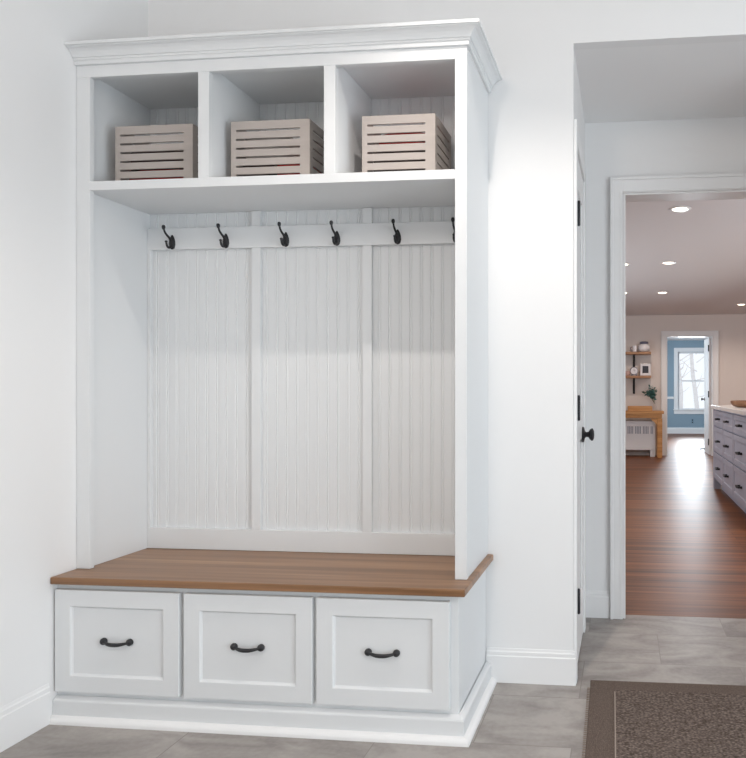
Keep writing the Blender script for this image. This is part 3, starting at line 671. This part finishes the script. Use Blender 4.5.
MB().lathe([(0.066, 0.1302), (0.072, 0.137), (0.070, 0.165), (0.060, 0.172), (0.02, 0.178), (0, 0.178)], (0.330, 11.50, zt), 26).build('lid', M['rim'], j, smooth=True)
j = thing('mug', (0.178, 11.48, zt), 'small white mug beside the round jar on the upper shelf', 'mug')
MB().lathe([(0, 0), (0.035, 0), (0.04, 0.02), (0.041, 0.105), (0.036, 0.105), (0.034, 0.02), (0, 0.018)], (0.178, 11.48, zt), 22).build('body', M['ceramic'], j, smooth=True)
MB().tube(bez([(0.138, 11.48, zt+0.085), (0.113, 11.48, zt+0.075), (0.110, 11.48, zt+0.045), (0.138, 11.48, zt+0.025)], 5), 0.006, 8).build('handle', M['rim'], j, smooth=True)
zl = 1.285+0.0425
c = thing('desk_clock', (0.165, 11.46, zl), 'small round white clock on the lower wall shelf', 'clock')
MB().lathe([(0, 0.0), (0.062, 0.0), (0.066, 0.008), (0.066, 0.040), (0.060, 0.046), (0.058, 0.038), (0.0, 0.038)], (0.165, 11.485, zl+0.078), 28, '-Y').build('case', M['rim'], c, smooth=True)
MB().lathe([(0, 0.0382), (0.0575, 0.0382), (0.0575, 0.040), (0, 0.040)], (0.165, 11.485, zl+0.078), 28, '-Y').build('dial', M['ceramic'], c)
MB().box(0.163, 0.167, 11.4435, 11.4448, zl+0.078, zl+0.118).box(0.165, 0.190, 11.4435, 11.4448, zl+0.076, zl+0.080).build('hand', M['black'], c)
for x in (0.13, 0.20): MB().box(x-0.008, x+0.008, 11.45, 11.48, zl, zl+0.026).build('foot', M['rim'], c)
f = thing('picture_frame', (0.355, 11.5, zl), 'white picture frame with a dark picture on the lower wall shelf', 'picture frame')
PX0, PX1 = 0.268, 0.436
m = MB().box(PX0, PX0+0.035, 11.47, 11.495, zl, zl+0.195).box(PX1-0.035, PX1, 11.47, 11.495, zl, zl+0.195).box(PX0+0.035, PX1-0.035, 11.47, 11.495, zl, zl+0.04).box(PX0+0.035, PX1-0.035, 11.47, 11.495, zl+0.158, zl+0.195)
m.build('frame', M['ceramic'], f, bevel=0.003)
MB().box(PX0+0.0352, PX1-0.0352, 11.48, 11.492, zl+0.0402, zl+0.1578).build('picture', M['photo'], f)
tag(MB().lathe([(0, 0), (0.05, 0), (0.068, 0.04), (0.066, 0.075), (0.060, 0.075), (0.056, 0.04), (0, 0.03)], (0.045, 11.48, zl), 22).build('clay_pot', M['pinkpot'], smooth=True), 'small pinkish clay pot left of the clock on the lower shelf', 'pot')

# ------------------------------------------------------------------ light
def area(name, loc, rot, sx, sy, power, color, spread=180):
    l = bpy.data.lights.new(name, 'AREA'); l.shape = 'RECTANGLE'; l.size = sx; l.size_y = sy; l.energy = power; l.color = color; l.spread = R(spread)
    o = bpy.data.objects.new(name, l); COL.objects.link(o); o.location = loc; o.rotation_euler = rot; return o
def spot(name, loc, power, color, r=0.05, size=150):
    l = bpy.data.lights.new(name, 'SPOT'); l.energy = power; l.color = color; l.shadow_soft_size = r; l.spot_size = R(size); l.spot_blend = 0.6
    o = bpy.data.objects.new(name, l); COL.objects.link(o); o.location = loc; return o
COOL = (0.84, 0.93, 1.0); WARM = (1.0, 0.83, 0.70)
# daylight from the windows behind and to the right of the camera
area('side_window_daylight', (3.1, -0.25, 0.80), (R(90), 0, R(90)), 2.6, 1.2, 93, COOL)
# ceiling lamps of the mudroom: cans near the built-in plus an unseen point light added as fill
for x, y, p in ((-0.40, 1.600, 54),): spot('mudroom_lamp', (x, y, ZC-0.02), p, (1.0, 0.92, 0.85), r=0.016, size=118)
l = bpy.data.lights.new('mudroom_fill', 'POINT'); l.energy = 28; l.color = (1.0, 0.86, 0.75); l.shadow_soft_size = 0.15
o = bpy.data.objects.new('mudroom_fill', l); COL.objects.link(o); o.location = (-0.7, -0.1, 2.56)
# kitchen: recessed cans, window to the left, unseen fill added at the front wall
for x in (0.4, 1.7, 3.0):
    for y in (4.8, 6.85, 8.9, 10.6): spot('recessed_lamp', (x, y, ZK-0.02), 26, WARM)
area('kitchen_window_daylight', (-1.6, 7.4, 1.35), (R(108), 0, R(-90)), 4.0, 1.3, 50, COOL)
area('kitchen_front_fill', (2.7, 3.55, 1.4), (R(95), 0, 0), 2.2, 1.5, 70, COOL)
area('study_window_daylight', ((GX0+GX1)/2, YB-0.08, (GZ0+GZ1)/2), (R(-90), 0, 0), 0.66, 1.35, 22, COOL, 80)
area('study_side_fill', (-0.2, 14.5, 1.4), (R(90), 0, R(-90)), 2.0, 1.3, 110, COOL)  # unseen light added to brighten the open door leaf

w = bpy.data.worlds.new('sky'); SC.world = w; w.use_nodes = True
bg = w.node_tree.nodes['Background']; bg.inputs[0].default_value = (0.90, 0.95, 1.0, 1); bg.inputs[1].default_value = 1.2

vs_ = SC.view_settings; vs_.view_transform = 'Standard'; vs_.look = 'None'; vs_.gamma = 1; vs_.exposure = -0.08
try: vs_.use_curve_mapping = False
except Exception: pass
SC.cycles.max_bounces = 10; SC.cycles.diffuse_bounces = 6; SC.cycles.sample_clamp_indirect = 6
